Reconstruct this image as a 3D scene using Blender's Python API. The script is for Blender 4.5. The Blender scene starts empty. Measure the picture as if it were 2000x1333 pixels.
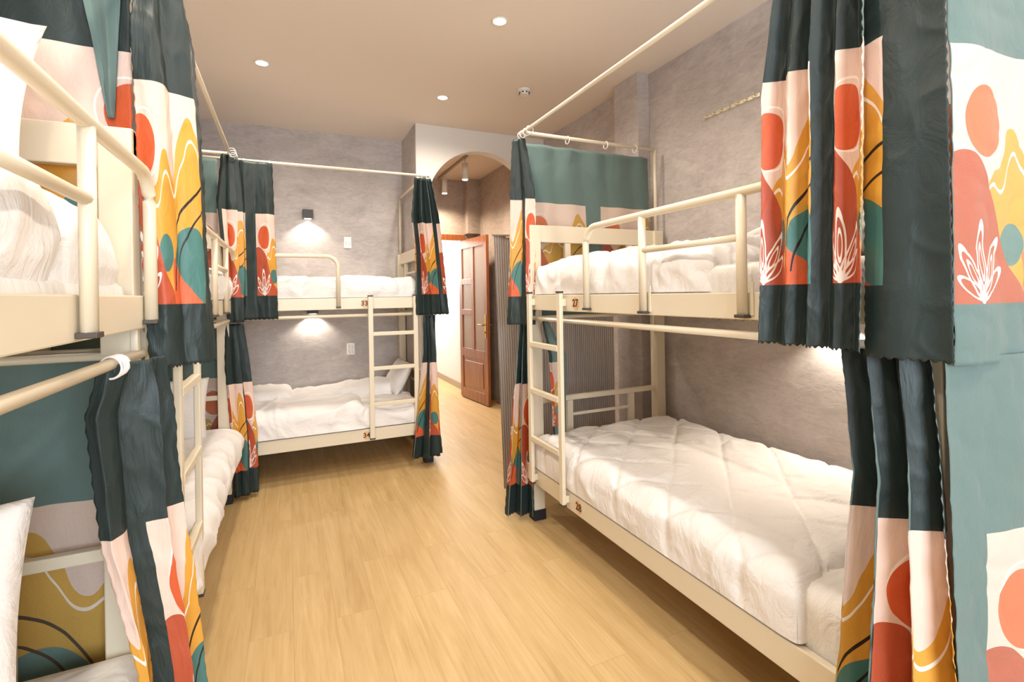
import bpy, bmesh, math, random
from math import *
from mathutils import Vector, Matrix, noise
random.seed(7)
SC = bpy.context.scene
COL = SC.collection

# ------------------------------------------------------------------ camera
yaw, roll = radians(24.5), -0.0166
Rv = Vector((cos(yaw), -sin(yaw), 0)); Fv = Vector((sin(yaw), cos(yaw), 0)); Uv = Vector((0, 0, 1))
R3 = Rv*cos(roll) + Uv*sin(roll); U3 = Uv*cos(roll) - Rv*sin(roll)
cam = bpy.data.cameras.new('camera'); co = bpy.data.objects.new('camera', cam); COL.objects.link(co)
cam.sensor_width = 36; cam.lens = 36*959/2000; cam.shift_y = -(666.5-576.1)/2000; cam.clip_start = 0.02
m = Matrix.Identity(4)
for i in range(3):
    m[i][0] = R3[i]; m[i][1] = U3[i]; m[i][2] = -Fv[i]
m[2][3] = 1.5
co.matrix_world = m
SC.camera = co
SC.cycles.max_bounces = 14; SC.cycles.diffuse_bounces = 8
SC.view_settings.view_transform = 'Standard'; SC.view_settings.look = 'None'
SC.view_settings.gamma = 1; SC.view_settings.use_curve_mapping = False
SC.view_settings.exposure = 0.46

# ------------------------------------------------------------------ world and large lights
W = bpy.data.worlds.new('world'); SC.world = W; W.use_nodes = True
W.node_tree.nodes['Background'].inputs[0].default_value = (.75, .85, 1, 1)
W.node_tree.nodes['Background'].inputs[1].default_value = 1.0
def area(name, loc, rot, sx, sy, power, col):
    l = bpy.data.lights.new(name, 'AREA'); l.shape = 'RECTANGLE'; l.size = sx; l.size_y = sy
    l.energy = power; l.color = col
    o = bpy.data.objects.new(name, l); o.location = loc; o.rotation_euler = rot; COL.objects.link(o); return o
HC = 3.232; XL, XR, YB, YC, YA = -1.54, 2.63, -2.7, 5.49, 4.85
WARM = (1, .80, .60); LAMP_COL = (1, .89, .76)
area('window_daylight', (.55, YB+.0, 1.75), (radians(90), 0, 0), 2.0, 1.7, 135, (.78, .89, 1))   # daylight entering by the window behind the camera
area('corridor_fill', (1.75, 9.4, 2.3), (radians(-70), 0, 0), 1.3, 1.2, 90, (1, .96, .9))  # unseen fill light brightening the corridor
DOWN = [(-.15, 4.02), (1.25, 4.13), (1.24, 2.84), (-.15, 2.78), (1.24, 1.5), (-.15, 1.5), (1.24, .2), (-.15, .2)]

# ------------------------------------------------------------------ helpers
def lin(c):
    return tuple(((x/255)/12.92 if x/255 <= .04045 else ((x/255+.055)/1.055)**2.4) for x in c) + (1,)
class NB:
    """small node builder"""
    def __init__(s, mat):
        mat.use_nodes = True; s.t = mat.node_tree; s.t.nodes.clear()
    def n(s, typ, **kw):
        nd = s.t.nodes.new(typ)
        for k, v in kw.items(): setattr(nd, k, v)
        return nd
    def put(s, sock, v):
        if isinstance(v, bpy.types.NodeSocket): s.t.links.new(v, sock)
        elif v is not None: sock.default_value = v
    def m(s, op, a, b=None, c=None):
        nd = s.n('ShaderNodeMath', operation=op)
        s.put(nd.inputs[0], a)
        if b is not None: s.put(nd.inputs[1], b)
        if c is not None: s.put(nd.inputs[2], c)
        return nd.outputs[0]
    def mix(s, fac, a, b, typ='MIX'):
        nd = s.n('ShaderNodeMixRGB', blend_type=typ)
        s.put(nd.inputs[0], fac); s.put(nd.inputs[1], a); s.put(nd.inputs[2], b)
        return nd.outputs[0]
    def noise(s, vec, scale, detail=3, rough=.55, dist=0):
        nd = s.n('ShaderNodeTexNoise'); s.put(nd.inputs['Vector'], vec)
        nd.inputs['Scale'].default_value = scale; nd.inputs['Detail'].default_value = detail
        nd.inputs['Roughness'].default_value = rough; nd.inputs['Distortion'].default_value = dist
        return nd.outputs['Fac']
    def ramp(s, fac, stops):
        nd = s.n('ShaderNodeValToRGB'); s.put(nd.inputs[0], fac); e = nd.color_ramp.elements
        while len(e) < len(stops): e.new(.5)
        for k, (p, c) in enumerate(stops): e[k].position = p; e[k].color = c
        return nd.outputs[0]
    def mapping(s, vec, scale=(1, 1, 1), rot=(0, 0, 0), loc=(0, 0, 0)):
        nd = s.n('ShaderNodeMapping'); s.put(nd.inputs[0], vec)
        nd.inputs['Scale'].default_value = scale; nd.inputs['Rotation'].default_value = rot; nd.inputs['Location'].default_value = loc
        return nd.outputs[0]
    def bump(s, h, strength=.3, dist=.01):
        nd = s.n('ShaderNodeBump'); s.put(nd.inputs['Height'], h)
        nd.inputs['Strength'].default_value = strength; nd.inputs['Distance'].default_value = dist
        return nd.outputs[0]
    def out(s, color, rough=.5, metal=0, spec=.5, normal=None, sheen=0, transl=0, coat=0):
        b = s.n('ShaderNodeBsdfPrincipled'); s.put(b.inputs['Base Color'], color); s.put(b.inputs['Roughness'], rough)
        b.inputs['Metallic'].default_value = metal; b.inputs['Specular IOR Level'].default_value = spec
        b.inputs['Sheen Weight'].default_value = sheen; b.inputs['Coat Weight'].default_value = coat
        if normal is not None: s.put(b.inputs['Normal'], normal)
        o = s.n('ShaderNodeOutputMaterial'); res = b.outputs[0]
        if transl:
            tr = s.n('ShaderNodeBsdfTranslucent'); s.put(tr.inputs[0], color)
            mx = s.n('ShaderNodeMixShader'); mx.inputs[0].default_value = transl
            s.t.links.new(res, mx.inputs[1]); s.t.links.new(tr.outputs[0], mx.inputs[2]); res = mx.outputs[0]
        s.t.links.new(res, o.inputs[0]); return b
def coords(b, kind='Object'):
    return b.n('ShaderNodeTexCoord').outputs[kind]
MAT = {}
def simple(name, rgb, rough=.5, metal=0, spec=.5, bump=None, var=.0, coat=0):
    mt = bpy.data.materials.new(name); b = NB(mt); c = lin(rgb); v = coords(b)
    col = c; nrm = None
    if var:
        f = b.noise(v, 6, 4); d = tuple(x*(1-var) for x in c[:3]) + (1,)
        col = b.mix(f, c, d)
    if bump: nrm = b.bump(b.noise(v, bump[0], 3), bump[1], bump[2])
    b.out(col, rough, metal, spec, nrm, coat=coat); MAT[name] = mt; return mt
def emis(name, col, st):
    mt = bpy.data.materials.new(name); b = NB(mt)
    e = b.n('ShaderNodeEmission'); e.inputs[0].default_value = (*col, 1); e.inputs[1].default_value = st
    o = b.n('ShaderNodeOutputMaterial'); b.t.links.new(e.outputs[0], o.inputs[0]); MAT[name] = mt; return mt

simple('cream_steel', (222, 211, 188), .38, 0, .5, (3, .05, .002), .04)
simple('black_rubber', (26, 25, 30), .6)
simple('cap_plastic', (70, 62, 52), .5)
simple('ring_plastic', (235, 232, 228), .35)
simple('ceiling_paint', (222, 211, 199), .9, bump=(3, .03, .01))
simple('white_paint', (222, 217, 210), .85, bump=(8, .03, .01))
simple('cool_white_paint', (214, 213, 212), .85)
simple('tile_skirting', (165, 148, 128), .45, var=.1)
simple('lamp_black', (58, 52, 48), .45)
simple('lamp_white', (225, 220, 212), .4)
simple('socket_plastic', (235, 232, 228), .35)
simple('dark_slot', (60, 56, 54), .6)
simple('brass', (190, 150, 80), .28, 1)
simple('hook_metal', (215, 205, 180), .35, .6)
simple('sticker_orange', (226, 178, 132), .5)
simple('sticker_ink', (70, 48, 40), .5)
simple('window_frame', (225, 222, 216), .45)
emis('lamp_glow', (1, .93, .82), 14)
emis('small_glow', (1, .93, .82), 6)

# grey plaster-look wallpaper
def plaster(name, a, b_, c_, sc=1.0):
    mt = bpy.data.materials.new(name); b = NB(mt); v = coords(b)
    geo = b.n('ShaderNodeNewGeometry').outputs['Position']
    v1 = b.mapping(geo, (1, 1, 1.7)); f1 = b.noise(v1, 2.2*sc, 8, .68, .6)
    f2 = b.noise(b.mapping(geo, (1.2, 1.2, 3.2)), 9*sc, 8, .72, 1.0)
    f = b.m('ADD', b.m('MULTIPLY', f1, .5), b.m('MULTIPLY', f2, .5))
    col = b.ramp(f, [(.36, lin(a)), (.5, lin(b_)), (.62, lin(c_))])
    b.out(col, .78, 0, .3, b.bump(f2, .15, .01)); MAT[name] = mt
plaster('plaster', (166, 158, 154), (185, 177, 173), (200, 192, 187))
plaster('plaster_hall', (158, 146, 136), (178, 165, 154), (192, 180, 169))

# floor planks
def floor_mat():
    mt = bpy.data.materials.new('oak_floor'); b = NB(mt)
    geo = b.n('ShaderNodeNewGeometry').outputs['Position']
    v = b.mapping(geo, (1, 1, 1), (0, 0, radians(90)))
    br = b.n('ShaderNodeTexBrick'); b.put(br.inputs['Vector'], v)
    br.offset = .37; br.inputs['Scale'].default_value = 1; br.inputs['Brick Width'].default_value = 1.22
    br.inputs['Row Height'].default_value = .18; br.inputs['Mortar Size'].default_value = .0012
    br.inputs['Mortar Smooth'].default_value = .3; br.inputs['Bias'].default_value = 0
    br.inputs['Color1'].default_value = (0, 0, 0, 1); br.inputs['Color2'].default_value = (1, 1, 1, 1); br.inputs['Mortar'].default_value = (.5, .5, .5, 1)
    sep = b.n('ShaderNodeSeparateColor'); b.put(sep.inputs[0], br.outputs['Color']); tone = sep.outputs[0]
    off = b.n('ShaderNodeCombineXYZ'); b.put(off.inputs[0], b.m('MULTIPLY', tone, 13)); b.put(off.inputs[1], b.m('MULTIPLY', tone, 7))
    va = b.n('ShaderNodeVectorMath', operation='ADD'); b.put(va.inputs[0], geo); b.put(va.inputs[1], off.outputs[0])
    g1 = b.noise(b.mapping(va.outputs[0], (22, 1.3, 1)), 1, 7, .62, 1.2)
    g2 = b.noise(b.mapping(va.outputs[0], (90, 4, 1)), 1, 5, .7, .3)
    g3 = b.noise(b.mapping(va.outputs[0], (5, .8, 1)), 1, 3, .6, .8)
    f = b.m('ADD', b.m('ADD', b.m('MULTIPLY', g1, .45), b.m('MULTIPLY', g2, .25)), b.m('MULTIPLY', g3, .30))
    col = b.ramp(f, [(.33, lin((176, 144, 94))), (.47, lin((196, 165, 113))), (.62, lin((211, 182, 132)))])
    col = b.mix(b.m('MULTIPLY', tone, .14), col, lin((184, 150, 106)))
    col = b.mix(b.m('MULTIPLY', br.outputs['Fac'], .4), col, lin((140, 110, 76)))
    b.out(col, b.m('ADD', b.m('MULTIPLY', g2, .15), .36), 0, .45, b.bump(b.m('SUBTRACT', g2, br.outputs['Fac']), .12, .002)); MAT['oak_floor'] = mt
floor_mat()
def wood_mat():
    mt = bpy.data.materials.new('door_wood'); b = NB(mt); v = coords(b)
    g = b.noise(b.mapping(v, (30, 30, 2)), 1, 6, .6, 1)
    col = b.ramp(g, [(.3, lin((118, 64, 30))), (.55, lin((152, 88, 44))), (.75, lin((180, 112, 62)))])
    b.out(col, .28, 0, .5, b.bump(g, .05, .002), coat=.3); MAT['door_wood'] = mt
wood_mat()
def glass_mat():
    mt = bpy.data.materials.new('door_glass'); b = NB(mt); v = coords(b)
    g = b.noise(v, 60, 2)
    b.out(lin((150, 128, 108)), .18, 0, .6, b.bump(g, .25, .003)); MAT['door_glass'] = mt
glass_mat()
def linen(name, rgb, stripe=0, warm=None):
    mt = bpy.data.materials.new(name); b = NB(mt); v = coords(b); c = lin(rgb)
    f = b.noise(v, 9, 6, .65, 1.5); f2 = b.noise(b.mapping(v, (1, 2.4, 1.5)), 5, 4, .6, 2.0)
    h = b.m('ADD', b.m('MULTIPLY', f, .4), f2)
    col = c
    if stripe:
        w = b.n('ShaderNodeTexWave', wave_type='BANDS', bands_direction='Y', wave_profile='SIN'); b.put(w.inputs[0], v)
        w.inputs['Scale'].default_value = 9; w.inputs['Distortion'].default_value = .0
        st = b.m('GREATER_THAN', w.outputs['Fac'], .5)
        col = b.mix(b.m('MULTIPLY', st, .35), c, tuple(x*.9 for x in c[:3]) + (1,))
    b.out(col, .8, 0, .25, b.bump(h, .45, .02), sheen=.1); MAT[name] = mt
linen('white_linen', (232, 229, 227)); linen('sheet_linen', (228, 225, 220), 1)
def screen_mat():
    mt = bpy.data.materials.new('grey_pleats'); b = NB(mt); v = coords(b)
    b.out(b.mix(b.noise(b.mapping(v, (40, 40, 1)), 1, 3), lin((176, 166, 159)), lin((150, 141, 135))), .7, 0, .3); MAT['grey_pleats'] = mt
screen_mat()

# printed curtain fabric: artwork worked out in metres of cloth, u across, v up from the hem
PER, PW, Q0, PH = .70, .565, .185, .64
def fabric(name, back=False):
    mt = bpy.data.materials.new(name); b = NB(mt)
    uv = b.n('ShaderNodeUVMap'); uv.uv_map = 'cloth'
    sp = b.n('ShaderNodeSeparateXYZ'); b.put(sp.inputs[0], uv.outputs[0])
    u, v = sp.outputs[0], sp.outputs[1]
    M = b.m
    w1 = b.noise(uv.outputs[0], 9, 2)
    wob = M('MULTIPLY', M('SUBTRACT', w1, .5), .02)
    p = M('MODULO', M('ADD', u, PER*20), PER)
    q = M('SUBTRACT', v, Q0)
    pn = M('DIVIDE', p, PW)
    def curve(pts):
        nd = b.n('ShaderNodeFloatCurve'); b.put(nd.inputs['Value'], pn)
        c = nd.mapping.curves[0]
        while len(c.points) < len(pts): c.points.new(.5, .5)
        for k, (x, y) in enumerate(pts): c.points[k].location = (x, y)
        nd.mapping.update(); return nd.outputs[0]
    def both(*a):
        r = a[0]
        for x in a[1:]: r = M('MULTIPLY', r, x)
        return r
    def lt(a, c): return M('LESS_THAN', a, c)
    def gt(a, c): return M('GREATER_THAN', a, c)
    def ell(cx, cy, rx, ry, ang=0):
        dx = M('SUBTRACT', p, cx); dy = M('SUBTRACT', q, cy)
        if ang:
            ca, sa = cos(ang), sin(ang)
            ex = M('ADD', M('MULTIPLY', dx, ca), M('MULTIPLY', dy, sa)); ey = M('SUBTRACT', M('MULTIPLY', dy, ca), M('MULTIPLY', dx, sa))
        else: ex, ey = dx, dy
        ex = M('DIVIDE', ex, rx); ey = M('DIVIDE', ey, ry)
        return M('SQRT', M('ADD', M('MULTIPLY', ex, ex), M('MULTIPLY', ey, ey)))
    def ring(e, w, at=1): return lt(M('ABSOLUTE', M('SUBTRACT', e, at)), w)
    if not back:
        dark, cream, orange, must, terra, teal, line, white = [lin(c) for c in ((40, 52, 51), (228, 202, 188), (205, 90, 48), (214, 156, 62), (180, 82, 54), (74, 120, 114), (40, 30, 26), (244, 232, 222))]
        orng2 = lin((214, 100, 60))
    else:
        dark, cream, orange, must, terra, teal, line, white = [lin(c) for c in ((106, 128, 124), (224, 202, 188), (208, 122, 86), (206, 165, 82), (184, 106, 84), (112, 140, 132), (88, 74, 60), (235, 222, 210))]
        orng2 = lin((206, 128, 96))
    col = cream
    sun_l = ring(ell(.128, .462, .086, .100), .035)
    col = b.mix(sun_l, col, white)
    col = b.mix(lt(ell(.115, .455, .076, .090), 1), col, orange)
    mt_c = curve([(0, .2), (.2, .27), (.27, .33), (.34, .35), (.43, .45), (.5, .41), (.62, .36), (.74, .49), (.84, .575), (.93, .53), (1, .47)])
    hill = M('ADD', mt_c, wob)
    col = b.mix(lt(q, hill), col, must)
    wl = curve([(0, .2), (.2, .25), (.27, .30), (.35, .285), (.44, .385), (.52, .35), (.64, .325), (.76, .42), (.85, .50), (.93, .48), (1, .42)])
    col = b.mix(lt(M('ABSOLUTE', M('SUBTRACT', q, wl)), .0055), col, white)
    teal_c = curve([(0, 0), (.5, 0), (.55, .10), (.62, .17), (.74, .225), (.88, .235), (1, .20)])
    col = b.mix(lt(q, M('ADD', teal_c, -.002)), col, teal)
    oc = curve([(0, 0), (.5, 0), (.52, .135), (.6, .12), (.75, .07), (.9, .01), (1, 0)])
    col = b.mix(lt(q, M('SUBTRACT', oc, .004)), col, orng2)
    col = b.mix(lt(ell(.245, .15, .05, .055), 1), col, teal)
    te_c = curve([(0, .385), (.1, .39), (.18, .36), (.28, .26), (.4, .12), (.5, .05), (.53, .0), (1, 0)])
    col = b.mix(lt(q, M('SUBTRACT', M('ADD', te_c, M('MULTIPLY', wob, .5)), .012)), col, terra)
    for r in (.30, .365):
        arc = both(ring(ell(.66, -.03, r, r*1.12), .012), gt(p, .29), gt(q, .04))
        col = b.mix(arc, col, line)
    for (L, a, wd) in ((.185, 92, .017), (.165, 62, .017), (.12, 38, .016), (.15, 122, .016), (.10, 148, .014)):
        an = radians(a); cx, cy = .10+L/2*cos(an), .012+L/2*sin(an)
        e = ell(cx, cy, L/2, wd, an)
        col = b.mix(ring(e, .15), col, white)
        col = b.mix(both(ring(e, .09, .45), gt(q, .03)), col, white) if L > .14 else col
    panel = both(gt(p, .0), lt(p, PW), gt(q, 0), lt(q, PH))
    col = b.mix(panel, dark, col)
    wn = b.noise(uv.outputs[0], 300, 1); wr = b.noise(b.mapping(uv.outputs[0], (9, 5, 1)), 1, 5, .6, 2.2)
    cr = b.n('ShaderNodeTexVoronoi', feature='DISTANCE_TO_EDGE'); b.put(cr.inputs['Vector'], b.mapping(uv.outputs[0], (4.5, 3.2, 1))); cr.inputs['Scale'].default_value = 1
    crs = M('MINIMUM', M('MULTIPLY', cr.outputs['Distance'], 18), 1)
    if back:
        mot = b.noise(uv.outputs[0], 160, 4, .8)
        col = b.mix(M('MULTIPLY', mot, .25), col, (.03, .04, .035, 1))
    nrm = b.bump(M('ADD', M('ADD', M('MULTIPLY', wn, .02), wr), M('MULTIPLY', crs, .06)), .3, .012)
    b.out(col, .85 if back else .46, 0, .2 if back else .38, nrm, sheen=.25 if back else .0, transl=.10); MAT[name] = mt
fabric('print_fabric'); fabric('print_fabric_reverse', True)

# ------------------------------------------------------------------ object plumbing
def put(name, bm, mat, parent=None, smooth=False, mats=None):
    me = bpy.data.meshes.new(name)
    bmesh.ops.recalc_face_normals(bm, faces=bm.faces)
    if smooth:
        for f in bm.faces: f.smooth = True
    if parent is not None: bmesh.ops.translate(bm, vec=-WORLD[parent], verts=bm.verts)
    bm.to_mesh(me); bm.free()
    for mm in (mats or [mat]): me.materials.append(MAT[mm])
    o = bpy.data.objects.new(name, me); COL.objects.link(o)
    if parent is not None:
        o.parent = parent; WORLD[o] = WORLD[parent]
    else: WORLD[o] = Vector((0, 0, 0))
    return o
WORLD = {}
def root(name, loc):
    o = bpy.data.objects.new(name, None); o.location = loc; o.empty_display_size = .1; COL.objects.link(o); WORLD[o] = Vector(loc); return o
def tag(o, label, cat, group=None):
    o['label'] = label; o['category'] = cat
    if group: o['group'] = group
    return o
def recenter(o):
    """move a top-level mesh's origin to the middle of its base"""
    vs = o.data.vertices; xs = [v.co for v in vs]
    c = Vector((sum(min(f(v) for v in xs) for f in ()) if 0 else (min(v.x for v in xs)+max(v.x for v in xs))/2, (min(v.y for v in xs)+max(v.y for v in xs))/2, min(v.z for v in xs)))
    o.data.transform(Matrix.Translation(-c)); o.location = c; WORLD[o] = c; return o
def struct(o): o['kind'] = 'structure'; return o
def box(bm, lo, hi, bev=0, mapf=None):
    vs = []
    x0, y0, z0 = [min(a, b) for a, b in zip(lo, hi)]; x1, y1, z1 = [max(a, b) for a, b in zip(lo, hi)]
    r = bmesh.ops.create_cube(bm, size=1)
    vs = r['verts']
    for v in vs:
        v.co = Vector((x0+(v.co.x+.5)*(x1-x0), y0+(v.co.y+.5)*(y1-y0), z0+(v.co.z+.5)*(z1-z0)))
    if bev:
        es = list({e for v in vs for e in v.link_edges})
        r2 = bmesh.ops.bevel(bm, geom=es, offset=bev, segments=2, affect='EDGES', profile=.5)
        vs = list({v for f in r2['faces'] for v in f.verts} | {v for v in vs if v.is_valid})
    if mapf:
        for v in vs: v.co = mapf(v.co)
    return vs
def sweep(bm, path, rw, rh=None, n=10, up=Vector((0, 0, 1)), caps=True, closed=False):
    rh = rh or rw; P = [Vector(p) for p in path]; rings = []
    L = len(P)
    for i, p in enumerate(P):
        if closed: t = (P[(i+1) % L]-P[i-1]).normalized()
        else: t = ((P[min(i+1, L-1)]-P[max(i-1, 0)])).normalized()
        u = up if abs(t.dot(up)) < .95 else Vector((1, 0, 0)) if abs(t.x) < .9 else Vector((0, 1, 0))
        a = t.cross(u).normalized(); c = a.cross(t).normalized()
        rings.append([bm.verts.new(p + a*rw*cos(2*pi*k/n) + c*rh*sin(2*pi*k/n)) for k in range(n)])
    for i in range(L if closed else L-1):
        A, B = rings[i], rings[(i+1) % L]
        for k in range(n): bm.faces.new((A[k], A[(k+1) % n], B[(k+1) % n], B[k]))
    if caps and not closed:
        bm.faces.new(rings[0]); bm.faces.new(list(reversed(rings[-1])))
def cyl(bm, a, b, r, n=16, r2=None):
    a, b = Vector(a), Vector(b); t = (b-a).normalized(); u = Vector((0, 0, 1)) if abs(t.z) < .9 else Vector((1, 0, 0))
    x = t.cross(u).normalized(); y = t.cross(x)
    A = [bm.verts.new(a+(x*cos(2*pi*k/n)+y*sin(2*pi*k/n))*r) for k in range(n)]
    B = [bm.verts.new(b+(x*cos(2*pi*k/n)+y*sin(2*pi*k/n))*(r2 or r)) for k in range(n)]
    for k in range(n): bm.faces.new((A[k], A[(k+1) % n], B[(k+1) % n], B[k]))
    bm.faces.new(A); bm.faces.new(B)
def boxobj(name, mat, lo, hi, parent=None, bev=0):
    bm = bmesh.new(); box(bm, lo, hi, bev); return put(name, bm, mat, parent)

# ------------------------------------------------------------------ the room
struct(boxobj('floor', 'oak_floor', (XL-.2, YB-.2, -.1), (3.1, 10, 0)))
struct(boxobj('ceiling', 'ceiling_paint', (XL-.2, YB-.2, HC), (3.1, 10, HC+.1)))
struct(boxobj('wall_left', 'plaster', (XL-.15, YB-.2, 0), (XL, YC+.15, HC)))
struct(boxobj('wall_far', 'plaster', (XL, YC, 0), (1.18, YC+.15, HC)))
struct(boxobj('wall_right', 'plaster', (XR, YB-.2, 0), (XR+.15, YA+.07, HC)))
struct(boxobj('trim_1', 'plaster', (2.515, 3.085, 0), (XR, 3.39, HC), bev=.004))       # pilaster on the right wall
struct(boxobj('trim_2', 'plaster', (1.1785, YA+.004, 0), (1.182, YC, HC)))
# wall behind the camera, with a window opening
bm = bmesh.new()
WX0, WX1, WZ0, WZ1 = -.45, 1.55, .9, 2.6
for lo, hi in (((XL, YB-.15, 0), (WX0, YB, HC)), ((WX1, YB-.15, 0), (XR, YB, HC)), ((WX0, YB-.15, 0), (WX1, YB, WZ0)), ((WX0, YB-.15, WZ1), (WX1, YB, HC))): box(bm, lo, hi)
struct(put('wall_back', bm, 'white_paint'))
bm = bmesh.new()
for lo, hi in (((WX0, YB-.12, WZ0), (WX0+.05, YB-.06, WZ1)), ((WX1-.05, YB-.12, WZ0), (WX1, YB-.06, WZ1)), ((WX0+.05, YB-.12, WZ0), (WX1-.05, YB-.06, WZ0+.05)), ((WX0+.05, YB-.12, WZ1-.05), (WX1-.05, YB-.06, WZ1)), ((.53, YB-.12, WZ0+.05), (.57, YB-.06, WZ1-.05))): box(bm, lo, hi)
struct(put('window_1', bm, 'window_frame'))
# white wall with arch
AX, AR, AZ = 1.89, .60, 2.42
bm = bmesh.new(); pts = [(AX-AR, 0)]
N = 40
arc = [(AX-AR*cos(pi*k/N), AZ+AR*sin(pi*k/N)) for k in range(N+1)]
def quad_prism(bm, pl, y0, y1):
    f = [bm.verts.new((x, y0, z)) for x, z in pl]; g = [bm.verts.new((x, y1, z)) for x, z in pl]
    n = len(pl); bm.faces.new(f); bm.faces.new(list(reversed(g)))
    for k in range(n): bm.faces.new((f[k], f[(k+1) % n], g[(k+1) % n], g[k]))
AY0, AY1 = YA, YA+.12
quad_prism(bm, [(1.182, 0), (AX-AR, 0), (AX-AR, AZ), (1.182, AZ)], AY0, AY1)
quad_prism(bm, [(AX+AR, 0), (XR, 0), (XR, AZ), (AX+AR, AZ)], AY0, AY1)
quad_prism(bm, [(1.182, AZ), (AX-AR, AZ), (AX-AR, HC), (1.182, HC)], AY0, AY1)
quad_prism(bm, [(AX+AR, AZ), (XR, AZ), (XR, HC), (AX+AR, HC)], AY0, AY1)
for k in range(N):
    a, c = arc[k], arc[k+1]
    quad_prism(bm, [a, c, (c[0], HC), (a[0], HC)], AY0, AY1)
bmesh.ops.remove_doubles(bm, verts=bm.verts, dist=1e-5)
struct(put('wall_arch', bm, 'white_paint'))
# hall behind the arch
YD = 7.03
struct(boxobj('wall_hall_left', 'plaster_hall', (1.03, YC+.15, 0), (1.18, YD+.12, HC)))
struct(boxobj('wall_hall_right', 'plaster_hall', (XR, YA+.12, 0), (XR+.15, YD, HC)))
bm = bmesh.new(); box(bm, (1.18, YD, 2.41), (XR, YD+.12, HC)); box(bm, (2.43, YD, 0), (XR, YD+.12, 2.41)); box(bm, (1.18, YD, 0), (1.42, YD+.12, 2.41))
struct(put('wall_hall_end', bm, 'plaster_hall'))
struct(boxobj('trim_3', 'plaster_hall', (2.43, YD-.16, 2.42), (XR, YD, HC)))
struct(boxobj('wall_corridor_right', 'cool_white_paint', (2.50, YD+.12, 0), (2.65, 9.9, HC)))
struct(boxobj('wall_corridor_left', 'cool_white_paint', (1.15, YD+.12, 0), (1.30, 9.9, HC)))
struct(boxobj('wall_corridor_end', 'cool_white_paint', (1.30, 9.75, 0), (2.50, 9.9, HC)))
struct(boxobj('baseboard_corridor', 'tile_skirting', (2.485, YD+.12, 0), (2.50, 9.75, .1)))
struct(boxobj('baseboard_hall', 'tile_skirting', (XR-.014, AY1, 0), (XR, YD-.06, .1)))
struct(boxobj('baseboard_right', 'tile_skirting', (XR-.014, 3.39, 0), (XR, AY0, .1)))
struct(boxobj('baseboard_far', 'tile_skirting', (XL, YC-.014, 0), (1.178, YC, .1)))
struct(boxobj('baseboard_left', 'tile_skirting', (XL, YB, 0), (XL+.014, YC-.014, .1)))
# door and its casing
bm = bmesh.new()
box(bm, (1.42, YD-.04, 2.325), (2.43, YD+.10, 2.41), .004); box(bm, (2.37, YD-.04, 0), (2.43, YD+.10, 2.325), .004); box(bm, (1.42, YD-.04, 0), (1.48, YD+.10, 2.325), .004)
struct(put('trim_4', bm, 'door_wood'))
dr = root('door_1', (2.345, YD-.05, 0)); struct(dr)
DW, DH = .885, 2.31
ang = atan2(2.425-2.345, -(YD-.05-6.15)) # direction of the leaf from the hinge
dirv = Vector((2.425-2.345, 6.15-(YD-.05), 0)).normalized(); nor = Vector((-dirv.y, dirv.x, 0))
if nor.x > 0: nor = -nor      # towards the room side
def dm(v): return Vector((2.345, YD-.05, 0)) + dirv*v.x + nor*v.y + Vector((0, 0, v.z))
def leaf(name, mat, boxes, par, bev=.004):
    bm = bmesh.new()
    for lo, hi in boxes: box(bm, lo, hi, bev, dm)
    return put(name, bm, mat, par)
sw = .11
cols_ = [0, .085, .40, .475, DW-.10, DW]
leaf('door_frame', 'door_wood', [((0, -.02, .012), (.085, .02, DH)), ((DW-.10, -.02, .012), (DW, .02, DH)), ((.085, -.02, DH-.13), (DW-.10, .02, DH)), ((.085, -.02, .012), (DW-.10, .02, .16)),
     ((.085, -.02, .62), (DW-.10, .02, .74)), ((.40, -.02, .74), (.475, .02, DH-.13)), ((.085, -.02, 1.22), (.40, .02, 1.30)), ((.085, -.02, 1.66), (.40, .02, 1.74))], dr)
leaf('lower_panel', 'door_wood', [((.085, -.008, .16), (DW-.10, .008, .62)), ((.14, -.016, .22), (DW-.155, .016, .56))], dr, .006)
for i, (z0, z1) in enumerate(((.74, 1.22), (1.30, 1.66), (1.74, DH-.13))):
    leaf('side_pane', 'door_glass', [((.085, -.006, z0), (.40, .006, z1))], dr, 0)
leaf('tall_pane', 'door_glass', [((.475, -.006, .74), (DW-.10, .006, DH-.13))], dr, 0)
bm = bmesh.new()
for s in (1, -1):
    box(bm, (DW-.075, s*.021, .92), (DW-.03, s*.026, 1.24), .002, dm)
    sweep(bm, [dm(Vector((DW-.052, s*.024, 1.10))), dm(Vector((DW-.052, s*.07, 1.10))), dm(Vector((DW-.062, s*.078, 1.10))), dm(Vector((DW-.17, s*.078, 1.105)))], .009, n=8)
    cyl(bm, dm(Vector((DW-.052, s*.026, 1.0))), dm(Vector((DW-.052, s*.045, 1.0))), .013)
hd = put('door_handle', bm, 'brass', dr)
t = root('door_stopper', (2.585, 6.22, 0)); tag(t, 'small brass door stop on the skirting behind the open wooden door', 'door stop')
bm = bmesh.new(); cyl(bm, (2.616, 6.22, .05), (2.52, 6.22, .05), .008); cyl(bm, (2.52, 6.22, .05), (2.505, 6.22, .05), .016); put('stopper_rod', bm, 'brass', t)

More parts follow.
